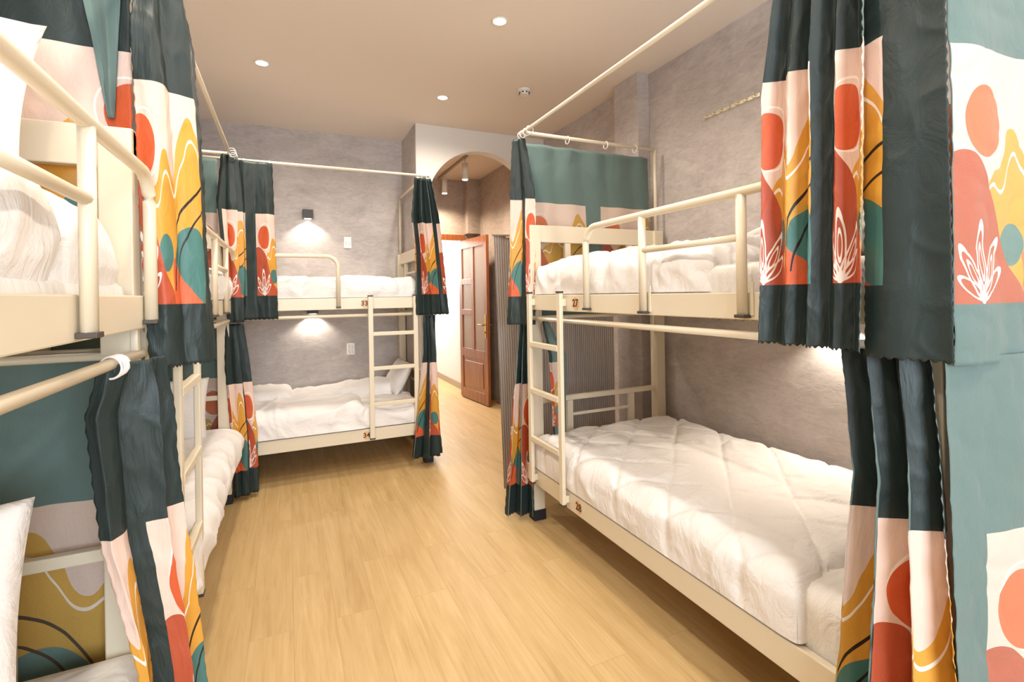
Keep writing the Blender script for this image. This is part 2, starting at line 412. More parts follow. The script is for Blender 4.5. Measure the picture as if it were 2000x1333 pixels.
# ------------------------------------------------------------------ ceiling lamps
DL_LAB = {0: 'round recessed ceiling downlight at the left, nearest to the lower left bunk wall', 1: 'round recessed ceiling downlight in front of the arch, beside the smoke detector', 2: 'largest round recessed ceiling downlight, at the top centre of the photo'}
for i, (x, y) in enumerate(DOWN):
    if i < 3:
        r = root('ceiling_downlight', (x, y, HC-.012)); tag(r, DL_LAB[i], 'ceiling light', 'recessed downlights in the bedroom ceiling')
        bm = bmesh.new()
        sweep(bm, [(x+.046*cos(a), y+.046*sin(a), HC-.004) for a in [2*pi*k/28 for k in range(28)]], .008, .004, n=8, closed=True); put('trim_ring', bm, 'lamp_white', r, True)
        bm = bmesh.new(); cyl(bm, (x, y, HC-.001), (x, y, HC-.006), .041, 28); put('diffuser', bm, 'lamp_glow', r)
    l = bpy.data.lights.new('downlight', 'SPOT'); l.energy = 38; l.color = LAMP_COL; l.spot_size = radians(168); l.spot_blend = .7; l.shadow_soft_size = .05
    o = bpy.data.objects.new('downlight_beam', l); o.location = (x, y, HC-.05); COL.objects.link(o)
r = root('smoke_detector', (1.844, 3.726, HC)); tag(r, 'small white round smoke detector on the ceiling', 'smoke detector')
bm = bmesh.new()
prof = [(0, 0), (.055, 0), (.055, -.014), (.043, -.022), (.038, -.024)]
cyl(bm, (1.844, 3.726, HC), (1.844, 3.726, HC-.014), .055, 32, .052); cyl(bm, (1.844, 3.726, HC-.014), (1.844, 3.726, HC-.042), .044, 32, .034); put('housing', bm, 'lamp_white', r)
bm = bmesh.new()
for k in range(8):
    a = 2*pi*k/8; p = Vector((1.844+.040*cos(a), 3.726+.040*sin(a), HC-.028)); box(bm, p-Vector((.007, .007, .004)), p+Vector((.007, .007, .004)), .001)
put('vent_slot', bm, 'dark_slot', r)
# track light in the hall
r = root('track_light', (2.02, 6.2, HC)); tag(r, 'white ceiling track with two cylinder spotlights seen through the arch', 'track light')
boxobj('track', 'tile_skirting', (2.005, 5.70, HC-.03), (2.035, 6.95, HC), r, .003)
for k, y in enumerate((5.78, 6.66)):
    bm = bmesh.new(); cyl(bm, (2.02, y, HC-.03), (2.02, y, HC-.09), .010); cyl(bm, (2.02, y, HC-.09), (2.02, y, HC-.29), .038, 24)
    s = put('spotlight', bm, 'lamp_white', r, True)
    bm = bmesh.new(); cyl(bm, (2.02, y, HC-.289), (2.02, y, HC-.296), .034, 24); put('spotlight_lens', bm, 'lamp_glow', s)
    l = bpy.data.lights.new('track_beam', 'SPOT'); l.energy = 60; l.color = WARM; l.spot_size = radians(150); l.spot_blend = .8; l.shadow_soft_size = .04
    o = bpy.data.objects.new('track_beam', l); o.location = (2.02, y, HC-.31); COL.objects.link(o)

# wall reading lamps and sockets
def wall_lamp(x, z, wall, lab):
    # wall: 'far' (on y=YC) or 'right' (on x=XR)
    mp = (lambda a, d, zz: Vector((x+a, YC-d, z+zz))) if wall == 'far' else (lambda a, d, zz: Vector((XR-d, x+a, z+zz)))
    r = root('wall_lamp', mp(0, 0, 0)); tag(r, lab, 'wall lamp', 'black reading lamps on the far wall' if wall == 'far' else None)
    bm = bmesh.new(); box(bm, (-.05, .001, -.045), (.05, .085, .045), .003, lambda v: mp(v.x, v.y, v.z)); put('lamp_body', bm, 'lamp_black', r)
    bm = bmesh.new(); box(bm, (-.032, .02, -.0475), (.032, .065, -.0452), 0, lambda v: mp(v.x, v.y, v.z)); put('lamp_lens', bm, 'small_glow', r)
    l = bpy.data.lights.new('reading_beam', 'SPOT'); l.energy = 14 if wall == 'far' else 24; l.color = (1, .88, .74); l.spot_size = radians(128); l.spot_blend = .55; l.shadow_soft_size = .012
    o = bpy.data.objects.new('reading_beam', l); o.location = mp(0, .045, -.055)
    if wall == 'far': o.rotation_euler = (radians(0), 0, 0)
    COL.objects.link(o)
wall_lamp(.195, 2.36, 'far', 'black cube reading lamp glowing on the far wall above upper bunk 33')
wall_lamp(.228, 1.385, 'far', 'black reading lamp glowing on the far wall just below upper bunk 33')
wall_lamp(1.60, 1.375, 'right', 'black reading lamp on the right wall over lower bunk 28, behind the near curtain')
def socket(x, z, lab, two):
    r = root('wall_socket', (x, YC, z)); tag(r, lab, 'wall socket', 'white socket plates on the far wall')
    boxobj('cover_plate', 'socket_plastic', (x-.038, YC-.012, z-.06), (x+.038, YC-.0005, z+.06), r, .003)
    for dz in ((-.028, .022) if two else (-.012,)):
        for dx in (-.016, .016):
            bm = bmesh.new(); box(bm, (x+dx-.005, YC-.0135, z+dz+.004), (x+dx-.001, YC-.0118, z+dz+.016)); box(bm, (x+dx+.002, YC-.0135, z+dz-.014), (x+dx+.006, YC-.0118, z+dz-.004))
            put('socket_hole', bm, 'dark_slot', r)
socket(.585, 2.085, 'white wall socket on the far wall above upper bunk 33', False)
socket(.60, .95, 'white wall socket on the far wall above lower bunk 34', True)
def hook_rail(y0, y1, z, lab):
    r = root('hook_rail', (XR, (y0+y1)/2, z)); tag(r, lab, 'hook rail', 'metal hook rails on the right wall')
    boxobj('back_plate', 'hook_metal', (XR-.006, y0, z-.012), (XR-.0005, y1, z+.012), r, .001)
    for k in range(7):
        y = y0+(k+.5)*(y1-y0)/7; bm = bmesh.new()
        sweep(bm, [(XR-.006, y, z+.004), (XR-.022, y, z+.006), (XR-.030, y, z+.020)], .0028, n=6)
        sweep(bm, [(XR-.006, y, z-.006), (XR-.026, y, z-.016), (XR-.036, y, z-.014), (XR-.042, y, z)], .0028, n=6)
        put('hook', bm, 'hook_metal', r, True)
hook_rail(2.08, 2.52, 2.695, 'brass-coloured strip of coat hooks high on the right wall above bunk 27')
hook_rail(2.06, 2.50, 1.325, 'strip of coat hooks on the right wall, just below upper bunk 27')

# ------------------------------------------------------------------ bunk beds
def text_mesh(s, size):
    c = bpy.data.curves.new('t', 'FONT'); c.body = s; c.size = size; c.extrude = .0006; c.align_x = 'CENTER'; c.align_y = 'CENTER'; c.offset = size*.018
    o = bpy.data.objects.new('t', c); COL.objects.link(o); bpy.context.view_layer.update()
    me = bpy.data.meshes.new_from_object(o.evaluated_get(bpy.context.evaluated_depsgraph_get()))
    bpy.data.objects.remove(o); return me
def bunk(name, M, L, Wd, label, up_no=None, lo_no=None, board=1.965, dz=0, no_l=.58, guard=(.79, 2.02), gposts=(1.27, 1.76)):
    """M(l,w,z) -> world.  l=0 at the ladder end, w=0 at the aisle side"""
    r = root(name, M(L/2, Wd/2, 0)); tag(r, label, 'bunk bed', 'cream metal bunk beds around the room')
    mp = lambda v: M(v.x, v.y, v.z)
    def B(nm, boxes, mat='cream_steel', par=r, bev=.004):
        bm = bmesh.new()
        for lo, hi in boxes: box(bm, lo, hi, bev, mp)
        return put(nm, bm, mat, par)
    for l0 in (.0, L-.07):
        for w0 in (.02, Wd-.09):
            p = B('post', [((l0, w0, .055), (l0+.07, w0+.08, board-.004))])
            B('foot_cap', [((l0-.005, w0-.005, 0), (l0+.075, w0+.085, .07))], 'black_rubber', p)
    for z0, z1, nm in ((.27, .375, 'lower'), (1.40, 1.495, 'upper')):
        for w0 in (0, Wd-.03):
            B('side_rail', [((.0, w0, z0+dz), (L, w0+.03, z1+dz))])
        B('bed_base', [((.07, .03, z0+.045+dz), (L-.07, Wd-.03, z0+.06+dz))] + [((.07+k*(L-.14)/6, .03, z0+.01+dz), (.10+k*(L-.14)/6, Wd-.03, z0+.045+dz)) for k in range(7)], bev=0)
    # end panels
    for l0 in (.018, L-.052):
        a, c = .10, Wd-.09
        B('end_panel', [((l0, a-.08, board-.115), (l0+.034, c+.08, board)), ((l0, .30, 1.48), (l0+.03, .345, board-.115)), ((l0, Wd-.33, 1.48), (l0+.03, Wd-.285, board-.115)), ((l0+.006, .345, board-.235), (l0+.024, Wd-.33, board-.215))])
        B('lower_end_panel', [((l0, a, .765), (l0+.03, c, .80)), ((l0, .30, .375), (l0+.03, .345, .765)), ((l0, Wd-.33, .375), (l0+.03, Wd-.285, .765)), ((l0+.006, .345, .655), (l0+.024, Wd-.33, .675))])
    # guard rail: bent tube on straight legs
    g0, g1 = guard; gz = 1.842+dz; gb = 1.425+dz
    bm = bmesh.new(); rr = .09
    path = [(g0, -.018, gb)] + [(g0, -.018, gz-rr-.02)] + [(g0+rr-rr*cos(a), -.018, gz-rr+rr*sin(a)) for a in [pi/2*k/8 for k in range(9)]]
    path += [(g1-rr+rr*sin(a), -.018, gz-rr+rr*cos(a)) for a in [pi/2*k/8 for k in range(9)]] + [(g1, -.018, gz-rr-.02), (g1, -.018, gb)]
    sweep(bm, [M(*p) for p in path], .017, .017, 12)
    gr = put('guard_rail', bm, 'cream_steel', r, True)
    gp = []
    for g in gposts:
        bm = bmesh.new(); sweep(bm, [M(g, -.018, gb-.008), M(g, -.018, gz-.004)], .020, .015, 12); put('guard_post', bm, 'cream_steel', gr, True)
        B('post_cap', [((g-.021, -.036, gb-.018), (g+.021, 0, gb-.006))], 'cap_plastic', gr, .002)
        B('post_bracket', [((g+.02, -.006, gb-.01), (g+.034, .0, gb+.105))], 'cream_steel', gr, .002)
    for g in (g0, g1): B('post_cap', [((g-.018, -.036, gb-.012), (g+.018, 0, gb))], 'cap_plastic', gr, .002)
    bm = bmesh.new(); sweep(bm, [M(gposts[0]+.01, -.018, 1.685+dz), M(gposts[1]-.01, -.018, 1.685+dz)], .013, .013, 10); put('middle_bar', bm, 'cream_steel', gr, True)
    # ladder
    ld = B('ladder', [((.13, -.045, .30), (.17, -.022, 1.51)), ((.515, -.045, .30), (.555, -.022, 1.51)), ((.13, -.025, .31), (.17, 0, .35)), ((.515, -.025, .31), (.555, 0, .35)), ((.13, -.025, 1.43), (.17, 0, 1.47)), ((.515, -.025, 1.43), (.555, 0, 1.47))])
    for z in (.585, .89, 1.185): B('rung', [((.165, -.048, z-.016), (.52, -.018, z+.016))], par=ld)
    for a_ in (.128, .513):
        for z_ in (1.504, .29): B('end_cap', [((a_, -.047, z_), (a_+.044, -.02, z_+.012))], 'cap_plastic', ld, .001)
    # rod frame for the curtains
    bm = bmesh.new()
    for l0 in (.035, L-.035): sweep(bm, [M(l0, Wd-.05, board-.01), M(l0, Wd-.05, 2.58), ], .013, n=10)
    for l0 in (.035, L-.035): sweep(bm, [M(l0, Wd-.05, 2.58), M(l0, .01, 2.58)], .012, n=10)
    sweep(bm, [M(-.01, .0, 2.58), M(L+.01, .0, 2.58)], .012, n=10)
    put('curtain_rod', bm, 'cream_steel', r, True)
    bm = bmesh.new()
    sweep(bm, [M(.02, -.002+.02, 1.345), M(L-.02, .018, 1.345)], .014, n=10)
    for l0 in (.06, L-.06):
        box(bm, (l0-.015, .012, 1.345), (l0+.015, .03, 1.42), .002, mp)
        sweep(bm, [M(l0, .018, 1.345), M(l0, Wd-.05, 1.345)], .012, n=8)
    put('lower_curtain_rod', bm, 'cream_steel', r, True)
    for no, z in ((up_no, 1.447+dz), (lo_no, .322)):
        if not no: continue
        c = M(no_l, 0, z); face = (M(0, -1, 0)-M(0, 0, 0)).normalized(); rt = Vector((0, 0, 1)).cross(face)
        bm = bmesh.new(); n = 28
        fr = [bm.verts.new(c+face*.0035+rt*.028*cos(2*pi*k/n)+Vector((0, 0, .036))*sin(2*pi*k/n)) for k in range(n)]
        bk = [bm.verts.new(c+face*.0003+rt*.028*cos(2*pi*k/n)+Vector((0, 0, .036))*sin(2*pi*k/n)) for k in range(n)]
        bm.faces.new(fr); bm.faces.new(bk)
        for k in range(n): bm.faces.new((fr[k], fr[(k+1) % n], bk[(k+1) % n], bk[k]))
        st = put('number_sticker', bm, 'sticker_orange', r)
        me = text_mesh(no, .058); bm = bmesh.new(); bm.from_mesh(me)
        for v in bm.verts: v.co = c+rt*v.co.x+Vector((0, 0, v.co.y))+face*(.0045+v.co.z)
        put('number', bm, 'sticker_ink', st)
    return r
WB = 1.155
DF, CF, LF = 1.44, 4.33, -.378
MD = lambda l, w, z: Vector((DF+w, 2.97-l, z))
MC = lambda l, w, z: Vector((1.17-l, CF+w, z))
MB_ = lambda l, w, z: Vector((LF-w, 1.835+l, z))
MA = lambda l, w, z: Vector((LF-.004-w, -.31+l, z))
bunk('bunk_bed', MD, 2.31, WB, 'cream metal bunk bed numbered 27 and 28 along the right wall', '27', '28', no_l=.655, guard=(.79, 2.22), gposts=(1.24, 1.76))
bunk('bunk_bed', MC, 2.16, WB, 'cream metal bunk bed numbered 33 and 34 against the far wall', '33', '34', no_l=.58, guard=(.79, 2.05), gposts=(1.32, 1.70))
bunk('bunk_bed', MB_, 2.37, WB, 'cream metal bunk bed on the left, behind the nearest left curtains, its ladder rungs showing', board=1.985, guard=(.79, 2.27), gposts=(1.25, 1.78))
bunk('bunk_bed', MA, 2.11, WB, 'cream metal bunk bed nearest the camera at the left edge, pillow against its rail', board=2.0, dz=.02, guard=(.6, 2.05), gposts=(1.04, 1.56))

# ------------------------------------------------------------------ bedding
def fbm(p, o=4):
    return noise.fractal(p, 1.0, 2.0, o, noise_basis='PERLIN_ORIGINAL')
def wrinkle(p, k=1.0):
    q = Vector((p.x*1.1, p.y*1.1, p.z*1.1)); w = noise.noise_vector(q*1.7)*.6
    a = 1-abs(noise.noise((q+w)*2.3)); b = 1-abs(noise.noise((q+w*.5)*5.1+Vector((7, 3, 1))))
    return k*(.020*(a*a*a-.5) + .009*(b*b*b-.5) + .018*noise.noise(q*1.6))
def slab(name, x0, x1, y0, y1, zb, zt, r=.07, mat='white_linen', res=.025, wr=1.0, hump=0, quilt=0, seed=0, edge=None, tilt=(0, 0), parent=None, puff=1):
    """a soft quilt or mattress: rounded top with draped sides, creased by noise"""
    def prof(a0, a1):
        h = zt-zb-r; arc_ = pi/2*r; fl = (a1-a0)-2*r
        tot = 2*(h+arc_)+fl; n = max(8, int(tot/res)); out = []
        for i in range(n+1):
            s = tot*i/n
            def half(s):
                if s < h: return 0, (zt-zb)-s
                if s < h+arc_:
                    an = (s-h)/r; return r-r*cos(an), r-r*sin(an)
                return r+(s-h-arc_), 0
            if s <= tot/2: x, d = half(s); out.append((a0+x, d))
            else: x, d = half(tot-s); out.append((a1-x, d))
        return out
    PX, PY = prof(x0, x1), prof(y0, y1); bm = bmesh.new(); g = []
    cx, cy = (x0+x1)/2, (y0+y1)/2; so = Vector((seed*3.1, seed*1.7, seed*.9))
    for (x, dx) in PX:
        row = []
        for (y, dy) in PY:
            d = min((dx**3+dy**3)**(1/3.), zt-zb)
            # pull corners in
            cr = min(dx, dy)/max(zt-zb, 1e-6)
            xx = x+(cx-x)*.10*cr*min(1, .3/abs(x1-x0)*2); yy = y+(cy-y)*.10*cr*min(1, .3/abs(y1-y0)*2)
            z = zt-d
            z += hump*sin(pi*(x-x0)/(x1-x0))**1*sin(pi*(y-y0)/(y1-y0))**.5 if 0 < (x-x0)/(x1-x0) < 1 and 0 < (y-y0)/(y1-y0) < 1 else 0
            z += tilt[0]*(x-cx)+tilt[1]*(y-cy) if d < zt-zb else 0
            row.append(bm.verts.new((xx, yy, z)))
        g.append(row)
    for i in range(len(PX)-1):
        for j in range(len(PY)-1):
            try: bm.faces.new((g[i][j], g[i+1][j], g[i+1][j+1], g[i][j+1]))
            except ValueError: pass
    bm.normal_update()
    for v in bm.verts: v.normal_update()
    mv = []
    for v in bm.verts:
        n = v.normal
        if n.z < -.1: n = -n
        out = Vector((v.co.x-cx, v.co.y-cy, 0))
        if abs(v.normal.z) < .5 and v.normal.dot(out) < 0: n = -v.normal
        a = wrinkle(v.co+so, wr)
        top = max(0, min(1, (v.co.z-zb)/.05))
        if quilt:
            s1 = (v.co.x+v.co.y)/quilt; s2 = (v.co.x*1.0-v.co.y)/quilt
            w = .04*noise.noise(v.co*3+so)
            d1 = abs((s1+w) % 1-.5)*quilt; d2 = abs((s2-w) % 1-.5)*quilt
            dd = min(d1, d2); a += -.012*exp(-(dd/.013)**2) + .004*min(1, dd/(quilt*.35))
        mv.append(n*a*top)
    for v, d in zip(bm.verts, mv): v.co += d
    bm.faces.ensure_lookup_table()
    o = put(name, bm, mat, parent, True); return o
def bed_item(o, label, cat, group=None):
    tag(o, label, cat, group); recenter(o); return o
def pillow(loc, sx, sy, h, rot, label, group='white pillows on the bunks', seed=0, sag=0):
    """sx wide, sy tall, h thick; local frame x,y in its plane"""
    bm = bmesh.new(); N = 26; top = {}; bot = {}
    for i in range(N+1):
        for j in range(N+1):
            u, v = -1+2*i/N, -1+2*j/N
            e = max(0, (1-abs(u)**2.6))*max(0, (1-abs(v)**2.6)); t = h/2*e**.52
            pinch = 1-.055*(1-abs(u)**2)*(abs(v)**3); pv = 1-.055*(1-abs(v)**2)*(abs(u)**3)
            x, y = u*sx/2*pv, v*sy/2*pinch
            w = wrinkle(Vector((x*1.6+seed*2, y*1.6+seed, seed)), .55)*(e**.3)
            top[i, j] = bm.verts.new((x, y, t+w))
            bot[i, j] = bm.verts.new((x, y, -t+w)) if 0 < i < N and 0 < j < N else top[i, j]
    for i in range(N):
        for j in range(N):
            bm.faces.new((top[i, j], top[i+1, j], top[i+1, j+1], top[i, j+1]))
            q = (bot[i, j], bot[i, j+1], bot[i+1, j+1], bot[i+1, j])
            if len(set(q)) == 4:
                try: bm.faces.new(q)
                except ValueError: pass
    mt_ = Matrix.Translation(loc) @ rot
    bm.transform(mt_)
    o = put('pillow', bm, 'white_linen', None, True); tag(o, label, 'pillow', group); recenter(o); return o
def euler(a, b, c):
    from mathutils import Euler
    return Euler((radians(a), radians(b), radians(c))).to_matrix().to_4x4()
MG, DG = 'mattresses on the bunks', 'white duvets on the bunks'
# bunk 27/28
bed_item(slab('mattress', 1.475, 2.56, .74, 2.90, .335, .56, .05, 'sheet_linen', .03, .35), 'white sheeted mattress of lower bunk 28, bare at its near end', 'mattress', MG)
bed_item(slab('duvet', 1.432, 2.585, 1.03, 2.885, .385, .592, .09, 'white_linen', .012, .7, hump=.02, quilt=.36, seed=2), 'white diamond-quilted duvet spread over lower bunk 28', 'duvet', DG)
bed_item(slab('mattress', 1.475, 2.56, .74, 2.90, 1.462, 1.60, .04, 'sheet_linen', .03, .35, seed=4), 'white mattress of upper bunk 27 under its duvet', 'mattress', MG)
bed_item(slab('duvet', 1.463, 2.56, 1.38, 2.885, 1.50, 1.70, .10, 'white_linen', .014, 1.2, hump=.05, quilt=.42, seed=5), 'white rumpled duvet on upper bunk 27 behind the guard rail', 'duvet', DG)
pillow((1.93, 1.14, 1.685), .78, .44, .17, euler(4, 0, 3), 'white pillow on upper bunk 27 beside the near right curtain', seed=1)
pillow((2.1, 1.0-.0, .60), .7, .13*1.2, .12, euler(0, 0, 2), 'white pillow on lower bunk 28 mostly behind the near right curtain', seed=9) if False else None
# bunk 33/34
bed_item(slab('mattress', -.90, 1.08, 4.365, 5.45, .335, .50, .05, 'sheet_linen', .03, .8, seed=6), 'white sheeted mattress of lower bunk 34', 'mattress', MG)
bed_item(slab('duvet', -.86, .60, 4.315, 4.95, .385, .60, .10, 'white_linen', .014, 1.4, hump=.02, seed=7), 'white creased duvet draped over the front of lower bunk 34', 'duvet', DG)
bed_item(slab('duvet', -.10, 1.04, 4.86, 5.44, .48, .61, .08, 'white_linen', .014, 1.6, hump=.04, seed=8, tilt=(.07, 0)), 'white quilt pushed against the far wall on lower bunk 34', 'duvet', DG)
bed_item(slab('duvet', -.70, .02, 4.80, 5.40, .48, .665, .09, 'white_linen', .014, 1.8, seed=11), 'white folded blanket bundle at the left end of lower bunk 34', 'duvet', DG)
bed_item(slab('duvet', .55, 1.09, 4.325, 4.95, .385, .555, .07, 'white_linen', .014, 1.2, seed=12), 'white flat sheet fold behind the ladder of lower bunk 34', 'duvet', DG)
pillow((1.0, 5.02, .70), .62, .34, .13, euler(118, 0, 90), 'white pillow leaning at the right end of lower bunk 34', seed=3)
bed_item(slab('mattress', -.90, 1.08, 4.365, 5.45, 1.462, 1.59, .04, 'sheet_linen', .03, .35, seed=6.5), 'white mattress of upper bunk 33 under its duvet', 'mattress', MG)
bed_item(slab('duvet', -.90, 1.06, 4.35, 5.42, 1.50, 1.665, .08, 'white_linen', .014, 1.5, hump=.01, quilt=.5, seed=13), 'white duvet on upper bunk 33 beside the far wall', 'duvet', DG)
# left bunk behind
bed_item(slab('mattress', -1.47, -.385, 2.03, 4.12, .335, .50, .05, 'sheet_linen', .03, .5, seed=14), 'white mattress of the left lower bunk behind the ladder', 'mattress', MG)
bed_item(slab('duvet', -1.45, -.335, 2.10, 4.13, .37, .565, .10, 'white_linen', .014, 1.3, seed=15), 'white duvet on the left lower bunk behind the ladder rungs', 'duvet', DG)
pillow((-.82, 3.93, .76), .62, .42, .14, euler(72, 0, 0), 'white pillow standing at the far end of the left lower bunk behind the ladder', seed=4)
bed_item(slab('mattress', -1.47, -.385, 2.03, 4.12, 1.462, 1.59, .04, 'sheet_linen', .03, .5, seed=16), 'white mattress of the left upper bunk behind the nearest curtains', 'mattress', MG)
bed_item(slab('duvet', -1.45, -.375, 2.25, 4.08, 1.50, 1.68, .09, 'white_linen', .02, 1.5, seed=17), 'white duvet glimpsed on the left upper bunk between two curtains', 'duvet', DG)
# nearest left bunk
bed_item(slab('mattress', -1.47, -.385,-.22, 1.73, .335, .52, .05, 'sheet_linen', .03, .5, seed=18), 'striped white mattress of the nearest left lower bunk', 'mattress', MG)
bed_item(slab('mattress', -1.50, -.415, -.22, 1.73, 1.478, 1.56, .04, 'sheet_linen', .03, .3, seed=19), 'white mattress of the nearest left upper bunk', 'mattress', MG)
bed_item(slab('duvet', -1.40, -.425, .25, 1.28, 1.53, 1.79, .12, 'white_linen', .014, 1.2, hump=.0, seed=20), 'big smooth white duvet on the nearest left upper bunk', 'duvet', DG)
bed_item(slab('duvet', -1.15, -.425, 1.27, 1.70, 1.53, 1.735, .12, 'white_linen', .012, 1.6, hump=.03, seed=21), 'crumpled white duvet end beside the guard post of the nearest left upper bunk', 'duvet', DG)
pillow((-.86, 1.42, 1.95), .70, .46, .17, euler(68, 0, 4), 'white pillow propped up on the nearest left upper bunk', seed=5)
pillow((-.87, 1.33, .79), .72, .56, .16, euler(76, 0, 10), 'large white pillow standing on the nearest left lower bunk', seed=6)

# ------------------------------------------------------------------ curtains
def catmull(P, s):
    n = len(P)-1; x = min(max(s, 0), 1)*n; i = min(int(x), n-1); f = x-i
    p1, p2 = P[i], P[i+1]; p0 = P[i-1] if i else p1*2-p2; p3 = P[i+2] if i+2 <= n else p2*2-p1
    return .5*((2*p1)+(p2-p0)*f+(2*p0-5*p1+4*p2-p3)*f*f+(3*p1-p0-3*p2+p3)*f**3)
def curtain(label, levels, fab, u0, n_folds, amp, res=.016, vtop=1.235, seed=0, flip=1, group='printed curtains hanging round the bunks', rings=(), sharp=0, over=.18, reverse=False, scallop=.0035, v0=0):
    """levels: list of (z, [(x,y),...], amp_scale).  fab: width of cloth in metres. u0: where its print starts."""
    nu = max(12, int(fab/res)); zt, zb = levels[0][0], levels[-1][0]; nv = max(10, int((zt-zb)/(res*1.5)))
    LV = [(z, [Vector((a, b, 0)) for a, b in P], k) for z, P, k in levels]
    bm = bmesh.new(); uvl = bm.loops.layers.uv.new('cloth'); g = []; uvs = {}
    rnd = random.Random(seed*77+5); ph = [rnd.uniform(-.35, .35) for _ in range(60)]; am = [rnd.uniform(.55, 1.25) for _ in range(60)]
    def fold(s):
        x = s*n_folds; i = int(x); f = x-i
        a = am[i % 60]*(1-f)+am[(i+1) % 60]*f
        return a, 2*pi*(x+ph[i % 60]*(1-f)*f*1.4)
    for j in range(nv+1):
        t = j/nv; z = zt+(zb-zt)*t
        k = 0
        while k < len(LV)-2 and z < LV[k+1][0]: k += 1
        z0, P0, a0 = LV[k]; z1, P1, a1 = LV[k+1]; f = (z0-z)/(z0-z1); fs = f*f*(3-2*f) if len(LV) == 2 else f
        P = [p*(1-fs)+q*fs for p, q in zip(P0, P1)]; ak = a0*(1-fs)+a1*fs
        row = []; SP = [catmull(P, q/48) for q in range(49)]; AL = [0]
        for q in range(48): AL.append(AL[-1]+(SP[q+1]-SP[q]).length)
        for i in range(nu+1):
            s = i/nu; d = s*AL[-1]; q = 0
            while q < 47 and AL[q+1] < d: q += 1
            c = SP[q].lerp(SP[q+1], (d-AL[q])/max(1e-9, AL[q+1]-AL[q])); tg = (SP[min(48, q+2)]-SP[max(0, q-1)]).normalized()
            nr = Vector((-tg.y, tg.x, 0))*flip
            a, th = fold(s)
            drift = .7*sin(t*2.1+seed)+.25*noise.noise(Vector((s*3, t*2.5, seed*5.)))*2
            w = sin(th+drift*.35); w = (abs(w)**(1-.35*sharp))*(1 if w >= 0 else -1)
            A = amp*ak*a
            off = nr*(A*w) + tg*(A*over*sin(2*(th+drift*.35)))
            wr = .0065*fbm(Vector((s*fab*5, z*3.5, seed*3.)), 3) + .004*(1-abs(noise.noise(Vector((s*fab*7+z*5, z*9-s*fab*4, seed*2.)))))**4
            zz = z+.010*noise.noise(Vector((s*2.5, seed, 0)))*(1-t)*0 
            if scallop and j == nv: zz += scallop*sin(2*pi*s*fab/max(.022, res*4))
            ex = tg*0
            if scallop and i in (0, nu): ex = tg*(scallop*.5*sin(2*pi*z/(res*6))*(1 if i else -1))
            v = bm.verts.new(c+off+nr*wr+ex+Vector((0, 0, zz))); row.append(v); uvs[v] = (u0+s*fab*(-1 if reverse else 1), v0+vtop*(1-t))
        g.append(row)
    for j in range(nv):
        for i in range(nu):
            f = bm.faces.new((g[j][i], g[j+1][i], g[j+1][i+1], g[j][i+1]) if flip < 0 else (g[j][i], g[j][i+1], g[j+1][i+1], g[j+1][i])); f.smooth = True
            for lp in f.loops: lp[uvl].uv = uvs[lp.vert]
    me = bpy.data.meshes.new('curtain'); bm.to_mesh(me); bm.free()
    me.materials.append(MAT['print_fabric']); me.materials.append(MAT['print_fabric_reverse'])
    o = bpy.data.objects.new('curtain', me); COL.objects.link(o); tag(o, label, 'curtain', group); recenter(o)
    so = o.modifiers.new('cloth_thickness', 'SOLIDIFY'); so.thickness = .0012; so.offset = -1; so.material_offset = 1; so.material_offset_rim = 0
    for (x, y, z, dx, dy, R) in rings:
        bm = bmesh.new(); d = Vector((dx, dy, 0)).normalized(); c = Vector((x, y, z))
        sweep(bm, [c+(d*cos(2*pi*k/20)+Vector((0, 0, 1))*sin(2*pi*k/20))*R for k in range(20)], .0028, n=6, closed=True, up=d.cross(Vector((0, 0, 1))))
        rg = put('curtain_ring', bm, 'ring_plastic', o, True)
    return o
def rr(pts, z, dx, dy, R=.024): return [(x, y, z-R+.013, dx, dy, R) for x, y in pts]
# flip=1 : print side faces the left-hand side of the path (x,y) direction
# --- bunk 27/28, far corner
curtain('long dark printed curtain bunched at the far aisle corner of upper bunk 27', [(2.555, [(1.41, 3.05), (1.43, 3.0), (1.45, 2.95)], .35), (2.2, [(1.395, 3.05), (1.43, 2.98), (1.49, 2.90)], 1), (1.8, [(1.385, 3.05), (1.42, 2.98), (1.485, 2.89)], .9), (1.60, [(1.37, 3.05), (1.41, 2.97), (1.48, 2.89)], .6), (1.30, [(1.345, 3.04), (1.40, 2.96), (1.48, 2.885)], .3)], .74, .17, 1.7, .034, res=.010, seed=1, flip=-1, rings=rr([(1.44, 2.84), (1.44, 2.89), (1.44, 2.94), (1.44, 2.97)], 2.58, 1, 0), over=.2)
curtain('pale reverse side of a printed curtain strung across the far end of upper bunk 27', [(2.535, [(1.47, 3.005), (1.8, 3.0), (2.2, 3.0), (2.54, 3.005)], .7), (1.33, [(1.50, 3.01), (1.8, 3.01), (2.2, 3.01), (2.56, 3.005)], .8)], 1.22, .0, 5, .012, seed=2, flip=1, rings=rr([(1.78, 2.935), (2.10, 2.935), (2.36, 2.935)], 2.58, 0, 1, .026), over=.1)
curtain('narrow dark printed curtain gathered beside the ladder of lower bunk 28, reaching the floor', [(1.33, [(1.44, 3.02), (1.45, 3.0), (1.47, 2.97)], .25), (1.1, [(1.42, 3.03), (1.44, 3.0), (1.47, 2.96)], .55), (.8, [(1.375, 3.02), (1.42, 2.99), (1.47, 2.94)], 1), (.04, [(1.29, 3.0), (1.37, 2.96), (1.465, 2.90)], 1)], 1.0, .12, 2.4, .040, res=.010, seed=3, flip=-1, vtop=1.24, over=.2)
